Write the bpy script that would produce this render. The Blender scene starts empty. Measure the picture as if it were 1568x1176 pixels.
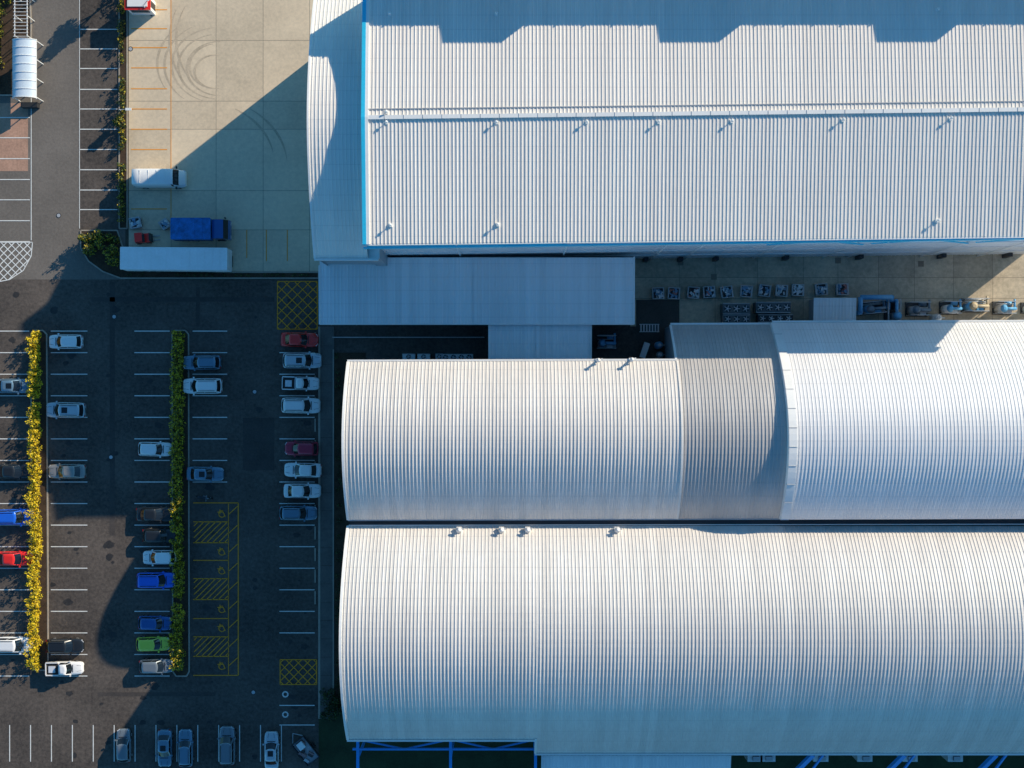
import bpy, math, random
from mathutils import Vector, Matrix
random.seed(7)
K=0.08; H=100.0; ZS=1.5
def P(px,py,z=0.0):
    f=K*(H-z)/H
    return ((px-784)*f,(588-py)*f,z)
sc=bpy.context.scene
# ------------------------------------------------------------ materials
MC={}
def mat(name,c,rough=.6,metal=0.0,var=.12,s1=.25,s2=4.0,bump=0.0,stretch=(1,1,1),coat=0.0,spec=.5,tint=None,lap=0):
    if name in MC: return MC[name]
    m=bpy.data.materials.new(name); m.use_nodes=True
    n=m.node_tree.nodes; l=m.node_tree.links
    b=n['Principled BSDF']
    b.inputs['Roughness'].default_value=rough; b.inputs['Metallic'].default_value=metal
    b.inputs['Coat Weight'].default_value=coat
    b.inputs['Specular IOR Level'].default_value=spec
    g=n.new('ShaderNodeNewGeometry'); mp=n.new('ShaderNodeMapping'); mp.inputs['Scale'].default_value=stretch
    l.new(g.outputs['Position'],mp.inputs['Vector'])
    a=n.new('ShaderNodeTexNoise'); a.inputs['Scale'].default_value=s1; a.inputs['Detail'].default_value=6; a.inputs['Roughness'].default_value=.6
    d=n.new('ShaderNodeTexNoise'); d.inputs['Scale'].default_value=s2; d.inputs['Detail'].default_value=5; d.inputs['Roughness'].default_value=.7
    l.new(mp.outputs[0],a.inputs['Vector']); l.new(mp.outputs[0],d.inputs['Vector'])
    ad=n.new('ShaderNodeMath'); ad.operation='ADD'; l.new(a.outputs['Fac'],ad.inputs[0]); l.new(d.outputs['Fac'],ad.inputs[1])
    mr=n.new('ShaderNodeMapRange'); mr.inputs[1].default_value=.7; mr.inputs[2].default_value=1.3
    mr.inputs[3].default_value=0; mr.inputs[4].default_value=1; l.new(ad.outputs[0],mr.inputs[0])
    mx=n.new('ShaderNodeMix'); mx.data_type='RGBA'
    t=tint or c
    lo=[max(0,x*(1-var)) for x in c]+[1]; hi=[min(1,x*(1+var)) for x in t]+[1]
    mx.inputs[6].default_value=lo; mx.inputs[7].default_value=hi
    l.new(mr.outputs[0],mx.inputs[0]); out=mx.outputs[2]
    if lap:
        # sheet-to-sheet tone differences (one value per roofing sheet) and screw lines over the purlins
        sp=n.new('ShaderNodeSeparateXYZ'); l.new(g.outputs['Position'],sp.inputs[0])
        dv=n.new('ShaderNodeMath'); dv.operation='DIVIDE'; dv.inputs[1].default_value=.8; l.new(sp.outputs[0],dv.inputs[0])
        fl=n.new('ShaderNodeMath'); fl.operation='FLOOR'; l.new(dv.outputs[0],fl.inputs[0])
        wn=n.new('ShaderNodeTexWhiteNoise'); wn.noise_dimensions='1D'; l.new(fl.outputs[0],wn.inputs['W'])
        m2=n.new('ShaderNodeMapRange'); m2.inputs[3].default_value=1-lap; m2.inputs[4].default_value=1.0; l.new(wn.outputs['Value'],m2.inputs[0])
        dy=n.new('ShaderNodeMath'); dy.operation='DIVIDE'; dy.inputs[1].default_value=1.55; l.new(sp.outputs[1],dy.inputs[0])
        fr=n.new('ShaderNodeMath'); fr.operation='FRACT'; l.new(dy.outputs[0],fr.inputs[0])
        lt=n.new('ShaderNodeMath'); lt.operation='LESS_THAN'; lt.inputs[1].default_value=.05; l.new(fr.outputs[0],lt.inputs[0])
        ma=n.new('ShaderNodeMath'); ma.operation='MULTIPLY_ADD'; ma.inputs[1].default_value=-.10; ma.inputs[2].default_value=1.0; l.new(lt.outputs[0],ma.inputs[0])
        mm=n.new('ShaderNodeMath'); mm.operation='MULTIPLY'; l.new(ma.outputs[0],mm.inputs[0]); l.new(m2.outputs[0],mm.inputs[1])
        vs=n.new('ShaderNodeVectorMath'); vs.operation='SCALE'; l.new(out,vs.inputs[0]); l.new(mm.outputs[0],vs.inputs['Scale']); out=vs.outputs[0]
    l.new(out,b.inputs['Base Color'])
    if bump>0:
        bp=n.new('ShaderNodeBump'); bp.inputs['Strength'].default_value=bump; bp.inputs['Distance'].default_value=.05
        l.new(d.outputs['Fac'],bp.inputs['Height']); l.new(bp.outputs[0],b.inputs['Normal'])
    MC[name]=m; return m
# ------------------------------------------------------------ mesh builder
class MB:
    def __init__(s,mats): s.v=[];s.f=[];s.m=[];s.s=[];s.mats=mats
    def face(s,pts,mi=0,sm=False):
        i=len(s.v); s.v+= [tuple(p) for p in pts]; s.f.append(tuple(range(i,i+len(pts)))); s.m.append(mi); s.s.append(sm)
    def grid(s,rows,mi=0,sm=True,closed=False,mf=None):
        i=len(s.v); nc=len(rows[0])
        for r in rows: s.v+=[tuple(p) for p in r]
        for a in range(len(rows)-1):
            for c in range(nc if closed else nc-1):
                c2=(c+1)%nc
                s.f.append((i+a*nc+c,i+a*nc+c2,i+(a+1)*nc+c2,i+(a+1)*nc+c)); s.m.append(mf(a,c) if mf else mi); s.s.append(sm)
    def box(s,x0,x1,y0,y1,z0,z1,mi=0,top=None):
        i=len(s.v)
        s.v+=[(x0,y0,z0),(x1,y0,z0),(x1,y1,z0),(x0,y1,z0),(x0,y0,z1),(x1,y0,z1),(x1,y1,z1),(x0,y1,z1)]
        for k,q in enumerate([(3,2,1,0),(4,5,6,7),(0,1,5,4),(1,2,6,5),(2,3,7,6),(3,0,4,7)]):
            s.f.append(tuple(i+a for a in q)); s.m.append(top if (k==1 and top is not None) else mi); s.s.append(False)
    def beam(s,p0,p1,w,h,mi=0):
        p0=Vector(p0);p1=Vector(p1);d=(p1-p0).normalized()
        up=Vector((0,0,1)) if abs(d.z)<.95 else Vector((0,1,0))
        r=d.cross(up).normalized(); u=r.cross(d).normalized()
        i=len(s.v)
        for p in (p0,p1):
            for a,b in ((-1,-1),(1,-1),(1,1),(-1,1)): s.v.append(tuple(p+r*a*w/2+u*b*h/2))
        for q in [(0,1,2,3),(7,6,5,4),(0,4,5,1),(1,5,6,2),(2,6,7,3),(3,7,4,0)]:
            s.f.append(tuple(i+a for a in q)); s.m.append(mi); s.s.append(False)
    def cyl(s,p0,p1,r0,r1=None,mi=0,n=12,cap=True,capm=None):
        r1=r0 if r1 is None else r1
        p0=Vector(p0);p1=Vector(p1);d=(p1-p0).normalized()
        up=Vector((0,0,1)) if abs(d.z)<.95 else Vector((0,1,0))
        r=d.cross(up).normalized(); u=r.cross(d).normalized(); i=len(s.v)
        for p,rr in ((p0,r0),(p1,r1)):
            for k in range(n):
                a=2*math.pi*k/n; s.v.append(tuple(p+(r*math.cos(a)+u*math.sin(a))*rr))
        for k in range(n):
            k2=(k+1)%n; s.f.append((i+k,i+k2,i+n+k2,i+n+k)); s.m.append(mi); s.s.append(True)
        if cap:
            cm=mi if capm is None else capm
            s.f.append(tuple(i+n-1-k for k in range(n))); s.m.append(cm); s.s.append(False)
            s.f.append(tuple(i+n+k for k in range(n))); s.m.append(cm); s.s.append(False)
    def leaves(s,c,r,n,size,mis=(0,1)):
        for _ in range(n):
            while True:
                q=Vector((random.uniform(-1,1),random.uniform(-1,1),random.uniform(-1,1)))
                if .3<q.length<1: break
            p=Vector((c[0]+q.x*r[0],c[1]+q.y*r[1],max(.05,c[2]+q.z*r[2])))
            a=Vector((random.gauss(0,1),random.gauss(0,1),random.gauss(0,.6))).normalized()
            b=a.cross(Vector((random.gauss(0,1),random.gauss(0,1),random.gauss(0,1)))).normalized()
            z=size*random.uniform(.6,1.3)
            s.face([p-a*z,p+b*z*.5,p+a*z,p-b*z*.5],random.choice(mis))
    def build(s,name,parent=None,loc=(0,0,0),rot=0,bevel=0):
        me=bpy.data.meshes.new(name); me.from_pydata(s.v,[],s.f)
        for m in s.mats: me.materials.append(m)
        me.polygons.foreach_set('material_index',s.m); me.polygons.foreach_set('use_smooth',s.s); me.update()
        o=bpy.data.objects.new(name,me); sc.collection.objects.link(o); o.location=loc; o.rotation_euler=(0,0,rot)
        if parent: o.parent=parent
        if bevel>0:
            b=o.modifiers.new('b','BEVEL'); b.width=bevel; b.segments=2; b.limit_method='ANGLE'
        return o
def empty(name):
    o=bpy.data.objects.new(name,None); sc.collection.objects.link(o); o.scale=(1,1,ZS); return o
# ------------------------------------------------------------ palette
ASPH=mat('asphalt_new',(.058,.048,.042),.85,var=.35,s1=.12,s2=2.5,bump=.4,tint=(.125,.100,.082))
ASPO=mat('asphalt_old',(.19,.163,.138),.85,var=.25,s1=.15,s2=3,bump=.4)
ASPP=mat('asphalt_patch',(.070,.058,.051),.8,var=.3,s1=.4,s2=4,bump=.3)
OIL=mat('oil_stain',(.040,.036,.033),.55,var=.4,s1=1,s2=6)
DIRT=mat('ground_dirt',(.11,.10,.075),.95,var=.3,s1=.05,s2=1)
GRASS=mat('grass_dark',(.035,.055,.022),.95,var=.4,s1=.5,s2=6,bump=.6)
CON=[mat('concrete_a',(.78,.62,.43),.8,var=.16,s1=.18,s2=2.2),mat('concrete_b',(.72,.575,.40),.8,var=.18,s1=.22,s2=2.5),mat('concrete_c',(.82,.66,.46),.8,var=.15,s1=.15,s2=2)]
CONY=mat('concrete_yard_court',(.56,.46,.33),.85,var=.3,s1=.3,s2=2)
JOINT=mat('joint_sealant',(.26,.21,.16),.9)
WPAINT=mat('white_road_paint',(.88,.86,.80),.7,var=.15,s1=1,s2=9)
YPAINT=mat('yellow_road_paint',(1.0,.36,.02),.7,var=.08,s1=1,s2=9)
KERB=mat('kerb_concrete',(.42,.36,.29),.85,var=.2,s1=.8,s2=5)
PATH=mat('path_concrete',(.15,.135,.12),.85,var=.25,s1=.4,s2=4)
SOIL=mat('mulch_soil',(.07,.042,.024),.95,var=.5,s1=1,s2=8,bump=.6)
RUB=mat('tyre_marks',(.60,.475,.33),.8,var=.25,s1=.6,s2=5)
LG=mat('leaf_green',(.07,.11,.018),.6,var=.4,s1=1,s2=8)
LD=mat('leaf_dark',(.02,.04,.012),.6,var=.4,s1=1,s2=8)
LY=mat('leaf_yellow',(.95,.62,.015),.6,var=.25,s1=1,s2=8)
LO=mat('leaf_olive',(.44,.34,.02),.6,var=.4,s1=1,s2=8)
BARK=mat('bark',(.10,.07,.05),.9)
ST=(1.6,.12,1)
ROOFW=mat('roof_metal_cream',(.97,.90,.82),.45,metal=.0,var=.05,s1=.35,s2=1.5,stretch=ST,lap=.07)
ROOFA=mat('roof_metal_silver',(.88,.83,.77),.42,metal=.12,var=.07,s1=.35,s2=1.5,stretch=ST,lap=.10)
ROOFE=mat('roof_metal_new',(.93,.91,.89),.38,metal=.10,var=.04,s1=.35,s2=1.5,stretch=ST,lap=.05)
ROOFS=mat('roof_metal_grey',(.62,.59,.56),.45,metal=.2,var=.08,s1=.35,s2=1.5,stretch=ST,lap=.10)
ROOFB=mat('roof_metal_blue',(.95,.96,.95),.45,metal=.0,var=.05,s1=.35,s2=1.5,stretch=ST,lap=.10)
WHITE=mat('white_trim',(.90,.89,.86),.5,var=.06)
CYAN=mat('cyan_trim',(.03,.58,.85),.45,var=.1)
WALLC=mat('wall_cladding_pale',(.90,.92,.92),.55,var=.08,stretch=(1,1,.3))
WALLD=mat('wall_cladding_grey',(.36,.38,.40),.6,var=.1)
DARK=mat('dark_metal',(.035,.037,.04),.5,var=.2)
GALV=mat('galvanised',(.58,.58,.58),.4,metal=.2,var=.15,s2=8)
BLUE=mat('blue_steel',(.03,.36,.90),.4,var=.1)
GLASS=mat('car_glass',(.012,.016,.02),.08,var=.1,spec=.8)
TYRE=mat('tyre',(.02,.02,.02),.8)
RIM=mat('rim',(.45,.45,.46),.35,metal=.7)
LAMP=mat('headlamp',(.75,.77,.8),.15)
TAIL=mat('tail_lamp',(.35,.01,.01),.25)
PLAST=mat('black_plastic',(.03,.03,.03),.6)
# ------------------------------------------------------------ ground
def sheet(name,pts,z,m):
    b=MB([m]); b.face([(p[0],p[1],z) for p in pts]); return b.build(name)
def pxs(l): return [P(a,b)[:2] for a,b in l]
sheet('ground',[(-900,-900),(900,-900),(900,900),(-900,900)],0,DIRT)
sheet('car_park_asphalt',pxs([(-420,1400),(492,1400),(492,428),(-420,428)]),.012,ASPH)
sheet('access_road',pxs([(-420,428),(192,428),(192,-400),(-420,-400)]),.016,ASPO)
sheet('parking_strip_asphalt',pxs([(122,352),(182,352),(182,-400),(122,-400)]),.022,ASPH)
sheet('courtyard_asphalt',pxs([(490,600),(1040,600),(1040,380),(490,380)]),.02,ASPH)
sheet('grass',pxs([(488,1400),(1900,1400),(1900,1090),(488,1090)]),.02,GRASS)
sheet('brick_paving',pxs([(-60,262),(43,262),(43,158),(-60,158)]),.022,mat('paving_red',(.50,.29,.20),.85,var=.25,s1=.5,s2=4))
mb=MB([ASPP,OIL])
for a,b,c_,d_ in ((168,432,176,820),(140,455,420,462),(372,640,420,720),(150,1060,330,1066),(300,440,306,500)):
    p=P(a,d_); q=P(c_,b); z_=.018+.0005*(a%7); mb.face([(p[0],p[1],z_),(q[0],p[1],z_),(q[0],q[1],z_),(p[0],q[1],z_)],0)
for _ in range(110):
    x=random.choice([25,100,112,226,245,318,452,466,170,390,60+random.random()*300]); y=random.uniform(440,1160); r=random.uniform(.12,.5)
    p=P(x+random.uniform(-8,8),y); n=11; ph=random.random()*6; z_=.026+.0002*random.random()*20
    mb.face([(p[0]+r*random.uniform(.6,1.2)*math.cos(2*math.pi*k/n+ph)*1.3,p[1]+r*random.uniform(.6,1.2)*math.sin(2*math.pi*k/n+ph),z_) for k in range(n)],1)
mb.build('asphalt_patches')
# concrete yard slabs
yb=MB(CON+[JOINT])
xs=[197,262,331,403,474,560]; ys=[-330,-240,-150,-70,62,155,198,292,352,416]
x0,y0,_=P(197,416); x1,y1,_=P(560,-330)
yb.face([(x0,y0,.024),(x1,y0,.024),(x1,y1,.024),(x0,y1,.024)],3)
for i in range(len(xs)-1):
    for j in range(len(ys)-1):
        a=P(xs[i],ys[j+1]); b=P(xs[i+1],ys[j]); g=.025
        yb.face([(a[0]+g,a[1]+g,.03),(b[0]-g,a[1]+g,.03),(b[0]-g,b[1]-g,.03),(a[0]+g,b[1]-g,.03)],random.choice([0,0,1,2]))
yb.build('concrete_yard')
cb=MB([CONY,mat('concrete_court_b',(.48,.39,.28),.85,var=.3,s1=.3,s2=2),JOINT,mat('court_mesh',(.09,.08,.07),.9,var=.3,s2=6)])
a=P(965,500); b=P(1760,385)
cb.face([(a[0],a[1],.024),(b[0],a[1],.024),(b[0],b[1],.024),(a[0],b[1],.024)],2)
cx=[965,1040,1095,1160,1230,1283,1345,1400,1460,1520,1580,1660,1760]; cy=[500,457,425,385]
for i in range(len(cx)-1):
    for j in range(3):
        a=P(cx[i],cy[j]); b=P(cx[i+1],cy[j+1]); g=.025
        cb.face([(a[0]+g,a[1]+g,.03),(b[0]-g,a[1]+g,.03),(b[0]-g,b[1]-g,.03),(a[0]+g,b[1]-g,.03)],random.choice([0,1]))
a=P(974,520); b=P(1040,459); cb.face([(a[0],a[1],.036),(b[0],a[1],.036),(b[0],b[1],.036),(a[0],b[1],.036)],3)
for px,py in ((1042,402),(1093,424),(1283,399),(1410,404)):
    a=P(px,py); cb.box(a[0]-.35,a[0]+.35,a[1]-.35,a[1]+.35,.03,.05,2)
cb.build('concrete_courtyard')
pb=MB([PATH,SOIL,KERB]); 
a=P(491,1100); b=P(512,500); pb.box(a[0],b[0],a[1],b[1],0,.12,0)
a=P(512.5,1090); b=P(560,540); pb.box(a[0],b[0],a[1],b[1],0,.10,1)
a=P(487.5,1100); b=P(490.7,500); pb.box(a[0],b[0],a[1],b[1],0,.13,2)
a=P(509.7,1090); b=P(511.5,535); pb.box(a[0],b[0],a[1],b[1],.0,.16,2)
for y in range(530,1100,28):
    q=P(491,y); pb.box(q[0],P(509,y)[0],q[1],q[1]+.03,.121,.124,1)
pb.build('pavement')
# ------------------------------------------------------------ markings
wm=MB([WPAINT,YPAINT,RUB])
def line(p,q,w=.11,mi=0,z=.045,wm=wm):
    a=Vector(P(*p)[:2]); b=Vector(P(*q)[:2]); d=(b-a); 
    if d.length<.02: return
    d.normalize(); n=Vector((-d.y,d.x))*w/2
    wm.face([(a-n).to_3d()+Vector((0,0,z)),(b-n).to_3d()+Vector((0,0,z)),(b+n).to_3d()+Vector((0,0,z)),(a+n).to_3d()+Vector((0,0,z))],mi)
def clip(poly,a,b):
    t0,t1=-1e9,1e9; d=(b[0]-a[0],b[1]-a[1])
    ar=sum(poly[i][0]*poly[(i+1)%len(poly)][1]-poly[(i+1)%len(poly)][0]*poly[i][1] for i in range(len(poly)))
    sg=1 if ar>0 else -1
    for i in range(len(poly)):
        p=poly[i]; q=poly[(i+1)%len(poly)]; n=(-(q[1]-p[1])*sg,(q[0]-p[0])*sg)
        nd=n[0]*d[0]+n[1]*d[1]; nn=n[0]*(a[0]-p[0])+n[1]*(a[1]-p[1])
        if abs(nd)<1e-9:
            if nn<0: return None
            continue
        t=-nn/nd
        if nd>0: t0=max(t0,t)
        else: t1=min(t1,t)
    if t0>=t1: return None
    return (a[0]+d[0]*t0,a[1]+d[1]*t0),(a[0]+d[0]*t1,a[1]+d[1]*t1)
def hatch(poly,sp,dirs=((1,1),(1,-1)),mi=1,w=.11,outline=True):
    cxx=sum(p[0] for p in poly)/len(poly); cyy=sum(p[1] for p in poly)/len(poly)
    for n,d in enumerate(dirs):
        for k in range(-14,15):
            r=clip(poly,(cxx+k*sp,cyy),(cxx+k*sp+d[0],cyy+d[1]))
            if r: line(r[0],r[1],w,mi,.045+.003*n)
    if outline:
        for i in range(len(poly)): line(poly[i],poly[(i+1)%len(poly)],w,mi,.053)
for i in range(17):
    y=507+33*i
    line((-20,y),(45,y)); line((78,y),(134,y)); line((206,y),(260,y))
    if y<750: line((295,y),(348,y))
    if 1<=i<=14: line((428,y),(482,y))
for y in (45,75,105,137,167,198,229,260,291,321): line((122,y),(180,y),.11)
line((122,-300),(122,350),.08)
for y in (15,44,73,104,136,167,198,229,320): line((201,y),(256,y),.11,1)
line((378,352),(378,395),.10,1); line((408,352),(408,400),.10,1); line((440,352),(440,400),.10,1)
for y in (180,211,243,275,306,338,370): line((-20,y),(46,y),.11)
line((48,150),(48,368),.10)
for x in range(-17,440,32): line((x,1110),(x,1166),.11)
line((428,1110),(482,1110)); line((428,1080),(482,1080))
line((262,-300),(262,352),.08,1)
hatch([(425,431),(486,431),(486,504),(425,504)],16)
hatch([(429,1010),(485,1010),(485,1048),(429,1048)],14)
hatch([(-30,371),(50,371),(48,392),(36,414),(15,428),(-5,432),(-30,432)],12,mi=0,w=.11)
for y in (770,799,831,858,886,918,947,975,1005,1034): line((296,y),(350 if y not in(770,1034) else 365,y),.11,1)
line((365,770),(365,1034),.13,1); line((350,770),(350,1034),.09,1)
for y0_,y1_ in ((799,831),(886,918),(975,1005)): hatch([(297,y0_),(350,y0_),(350,y1_),(297,y1_)],9,dirs=((1,-1),),outline=False)
for i in range(9):
    y=775+i*29; line((351,y+12),(364,y),.10,1)
for y in (786,844,873,932,961,1019):
    for k in range(9):
        a0=math.radians(20+k*30); a1=math.radians(50+k*30)
        line((340+5*math.cos(a0),y+1+5*math.sin(a0)),(340+5*math.cos(a1),y+1+5*math.sin(a1)),.10,1,.05)
    line((333,y-2),(342,y-2),.10,1,.053); line((342,y-2),(345,y+5),.10,1,.056); line((337,y-6),(337,y+1),.10,1,.059)
for cy_ in (1063,1094):
    for k in range(10):
        a0=2*math.pi*k/10;a1=2*math.pi*(k+1)/10
        line((437+4*math.cos(a0),cy_+4*math.sin(a0)),(437+4*math.cos(a1),cy_+4*math.sin(a1)),.18,0,.05)
wm.build('road_markings')
rb=MB([RUB])
for n_,(cx_,cy_,r,a0,a1) in enumerate(((335,100,72,110,265),(335,102,62,95,260),(338,105,52,90,270),(334,102,44,120,260),(336,100,84,130,240),(336,98,95,150,230),(330,110,32,80,280),(420,60,150,150,205),(425,60,165,150,200),(300,250,120,-60,-10),(305,255,135,-55,-5))):
    n=30
    for k in range(n):
        t0=math.radians(a0+(a1-a0)*k/n); t1=math.radians(a0+(a1-a0)*(k+1)/n)
        p=(cx_+r*math.cos(t0),cy_+r*.8*math.sin(t0)); q=(cx_+r*math.cos(t1),cy_+r*.8*math.sin(t1))
        fade=math.sin(math.pi*(k+.5)/n)
        line(p,q,.06+.24*fade,0,.034+.0009*n_,rb)
rb.build('tyre_marks')
# ------------------------------------------------------------ kerbs and planting
def kerbpath(mb,pts,w=.16,h=.13,mi=0,closed=True):
    n=len(pts)
    for i in range(n if closed else n-1):
        a=P(*pts[i]); b=P(*pts[(i+1)%n]); mb.beam((a[0],a[1],h/2),(b[0],b[1],h/2),w,h+i%2*.004,mi)
def bedobj(name,pts):
    mb=MB([KERB,SOIL]); kerbpath(mb,pts); mb.face([(P(*p)[0],P(*p)[1],.09) for p in pts],1); return mb.build(name)
bedobj('garden_bed',[(48,512),(52,506),(66,506),(72,512),(74,1018),(70,1026),(54,1026),(49,1018)])
bedobj('garden_bed',[(264,512),(268,506),(284,506),(289,512),(290,1028),(286,1035),(270,1035),(265,1028)])
bedobj('garden_bed',[(124,353),(180,353),(190,384),(190,412),(345,417),(488,417),(488,426),(185,426),(158,416),(136,400),(124,380)])
bedobj('garden_bed',[(183,-60),(195,-60),(195,350),(183,350)])
bedobj('garden_bed',[(-60,-60),(44,-60),(48,40),(46,146),(-60,146)])
def hedge(name,px,y0,y1,hw,hh,mats,mis,n_per=140,step=9,gap=.08,size=.13):
    mb=MB(mats+[BARK]); y=y0
    while y<y1:
        if random.random()>gap:
            r=random.uniform(.75,1.2); q=P(px+random.uniform(-2,2),y); h2=hh*random.uniform(.7,1.2)
            for k in range(3):
                mb.cyl((q[0],q[1],.05),(q[0]+random.uniform(-.4,.4),q[1]+random.uniform(-.4,.4),h2*.9),.03,.015,len(mats),5)
            mb.leaves((q[0],q[1],h2*.55),(hw*r,.55*r,h2*.6*r),n_per,size,mis)
            for k in range(6):
                t=(q[0]+random.uniform(-hw,hw)*.9,q[1]+random.uniform(-.5,.5),h2*random.uniform(.8,1.6))
                mb.leaves(t,(.22,.22,.3),14,size,mis)
        y+=step
    return mb.build(name)
hedge('flowering_hedge',57,514,1022,.76,1.25,[LY,LO,LG],(0,0,0,0,0,1,1,2),190,gap=.04)
hedge('flowering_hedge',274,514,1024,.80,1.1,[LO,LG,LY,LD],(0,0,0,1,1,2,2,3),160,gap=.03)
hedge('shrub_border',189,-50,345,.35,.8,[LG,LD,LO],(0,1,1,2),70,step=11,gap=.3)
sb=MB([LG,LD,LO,BARK])
for _ in range(38):
    x=random.uniform(130,184); y=random.uniform(358,412)
    if y>380+ (x-124)*.55: continue
    q=P(x,y); hh=random.uniform(.7,2.6)
    sb.cyl((q[0],q[1],.05),(q[0],q[1],hh),.05,.02,3,5)
    sb.leaves((q[0],q[1],hh*.7),(.5,.5,hh*.45),110,.15,(0,1,1,2,2))
for x in range(200,486,9):
    if random.random()<.6:
        q=P(x,421); sb.leaves((q[0],q[1],.25),(.35,.22,.25),30,.10,(0,1,1))
sb.build('shrub_bed')
sb=MB([LG,LD,LO])
for y in range(545,1090,12):
    if random.random()<.75:
        q=P(516+random.random()*6,y); sb.leaves((q[0],q[1],.35),(.35,.4,.35),40,.11,(0,1,1,1))
for _ in range(26):
    q=P(random.uniform(494,530),random.uniform(1050,1100)); sb.leaves((q[0],q[1],.5),(.5,.5,.5),60,.13,(0,1,1))
sb.build('shrub_border')
sb=MB([LG,LD,LO])
for _ in range(60):
    x=random.uniform(-50,14); 
    q=P(x,random.uniform(-50,140))
    sb.leaves((q[0],q[1],.5),(.6,.6,.5),60,.14,(0,1,2,2))
sb.build('shrub_bed')
def tree(px,py,h,cr,n=1800):
    q=P(px,py); mb=MB([LG,LD,LO,BARK])
    mb.cyl((q[0],q[1],0),(q[0]+.1,q[1],h*.5),.16,.10,3,8)
    for k in range(9):
        a=random.uniform(0,6.28); e=random.uniform(.4,1)
        t=(q[0]+math.cos(a)*cr*.7*e,q[1]+math.sin(a)*cr*.7*e,h*random.uniform(.65,.98))
        mb.cyl((q[0]+.1,q[1],h*.42),t,.07,.02,3,5); mb.leaves(t,(cr*.42,cr*.42,h*.16),n//9,.17,(0,1,1,2))
    return mb.build('garden_tree')
tree(188,-14,4.8,1.5); tree(170,-120,7,2.2)
tree(189,190,1.9,.7,500)
# ------------------------------------------------------------ roofs
def ribbed(name,x0,x1,prof,m,parent,pitch=.40,h=.034,shear=0,xr=None):
    xr=x0 if xr is None else xr
    cols=[];x=x0
    while x<x1-.01:
        for dx,hh in ((0,0),(.66*pitch,0),(.74*pitch,h),(.92*pitch,h)):
            if x+dx<x1: cols.append((x+dx,hh))
        x+=pitch
    cols.append((x1,0))
    rows=[[(cx,y+(cx-xr)*shear,z+hh) for cx,hh in cols] for y,z in prof]
    mb=MB([m]); mb.grid(rows,0,False); return mb.build(name,parent)
def capstrip(name,x0,x1,prof,dz0,dz1,m,parent,sh=0):
    mb=MB([m]); rows=[[(x0,y+sh,z+dz0),(x1,y+sh,z+dz0),(x1,y+sh,z+dz1),(x0,y+sh,z+dz1)] for y,z in prof]
    mb.grid(rows,0,False,True); mb.face(rows[0]); mb.face(rows[-1][::-1]); return mb.build(name,parent)
def arch(yc,half,ztop,rise,ya,yb_,n=28,e=2.0):
    return [(y,ztop-rise*abs((y-yc)/half)**e) for y in [ya+(yb_-ya)*i/n for i in range(n+1)]]
def gable(name,x,prof,m,parent,sh=0):
    mb=MB([m]); 
    for (ya,za),(yb_,zb) in zip(prof[:-1],prof[1:]): mb.face([(x,ya+sh,0),(x,yb_+sh,0),(x,yb_+sh,zb-.06),(x,ya+sh,za-.06)])
    return mb.build(name,parent)
# --- main warehouse
W=empty('warehouse_building'); SH=.012; WX0,WX1=-15.3,62.7; YE,YR,YN=15.0,27.8,41.5
sub=[(YE-.25+ (YR-YE+.25)*i/8, 13.98+.82*i/8) for i in range(9)]+[(YR+(YN-YR)*i/8,14.8-.8*i/8) for i in range(1,9)]
ribbed('roof',WX0,WX1,sub,ROOFW,W,shear=SH,h=.038)
capstrip('gable_parapet',WX0-.42,WX0-.02,[(YE-.3,14.0),(YR,14.82),(YN,14.02)],-.5,.16,CYAN,W)
capstrip('gable_flashing',WX0-.02,WX0+.30,[(YE-.3,14.0),(YR,14.82),(YN,14.02)],-.1,.14,WHITE,W)
gable('wall_west',WX0-.1,[(YE,14),(YR,14.8),(YN,14)],WALLC,W)
gable('wall_east',WX1,[(YE,14),(YR,14.8),(YN,14)],WALLC,W,(WX1-WX0)*SH)
def ys(x): return YE+(x-WX0)*SH
mb=MB([WALLC,CYAN,WHITE,DARK,ROOFB]); 
mb.face([(WX0,ys(WX0),0),(WX1,ys(WX1),0),(WX1,ys(WX1),13.9),(WX0,ys(WX0),13.9)],0)
mb.beam((WX0-.4,ys(WX0)-.34,13.85),(WX1,ys(WX1)-.34,13.85),.14,.24,2)
mb.beam((WX0-.4,ys(WX0)-.60,13.5),(WX1,ys(WX1)-.44,13.5),.14,.6,1)
mb.beam((WX0-.3,ys(WX0)-.12,11.9),(6,ys(6)-.12,11.9),.10,1.7,1)
for z in (3.0,6.2,9.4,12.2): mb.beam((WX0,ys(WX0)-.06,z),(WX1,ys(WX1)-.06,z),.12,.10,2)
x=WX0+.2
while x<WX1:
    mb.beam((x,ys(x)-.02,.1),(x,ys(x)-.02,13.3),.05,.05,0); x+=.5
for x in (-6,6,17,21,29.5,38,41,50,57): mb.cyl((x,ys(x)-.18,0),(x,ys(x)-.18,13.6),.09,None,2,8)
for x in (33.5,45,56.5):
    mb.beam((x-5.5,ys(x)-.28,10.2),(x,ys(x)-.28,12.8),.10,.3,1); mb.beam((x,ys(x)-.28,12.8),(x+5,ys(x)-.28,10.4),.10,.3,1)
for x in (16,20.2,24.5,33,42,52,60): mb.box(x,x+.5,ys(x)-.5,ys(x)-.05,0,1.4,3)
mb.build('wall_south',W)
mb=MB([WALLC]); mb.face([(WX0,YN,0),(WX1,YN+(WX1-WX0)*SH,0),(WX1,YN+(WX1-WX0)*SH,14),(WX0,YN,14)]); mb.build('wall_north',W)
mb=MB([WHITE,GALV]); mb.beam((WX0+.2,YR,14.9),(WX1,YR+(WX1-WX0)*SH,14.9),.42,.08,0)
for i in range(1,40):
    x=WX0+i*2; 
    if x<WX1: mb.box(x,x+.04,YR+(x-WX0)*SH-.22,YR+(x-WX0)*SH+.22,14.9,14.96,1)
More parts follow.
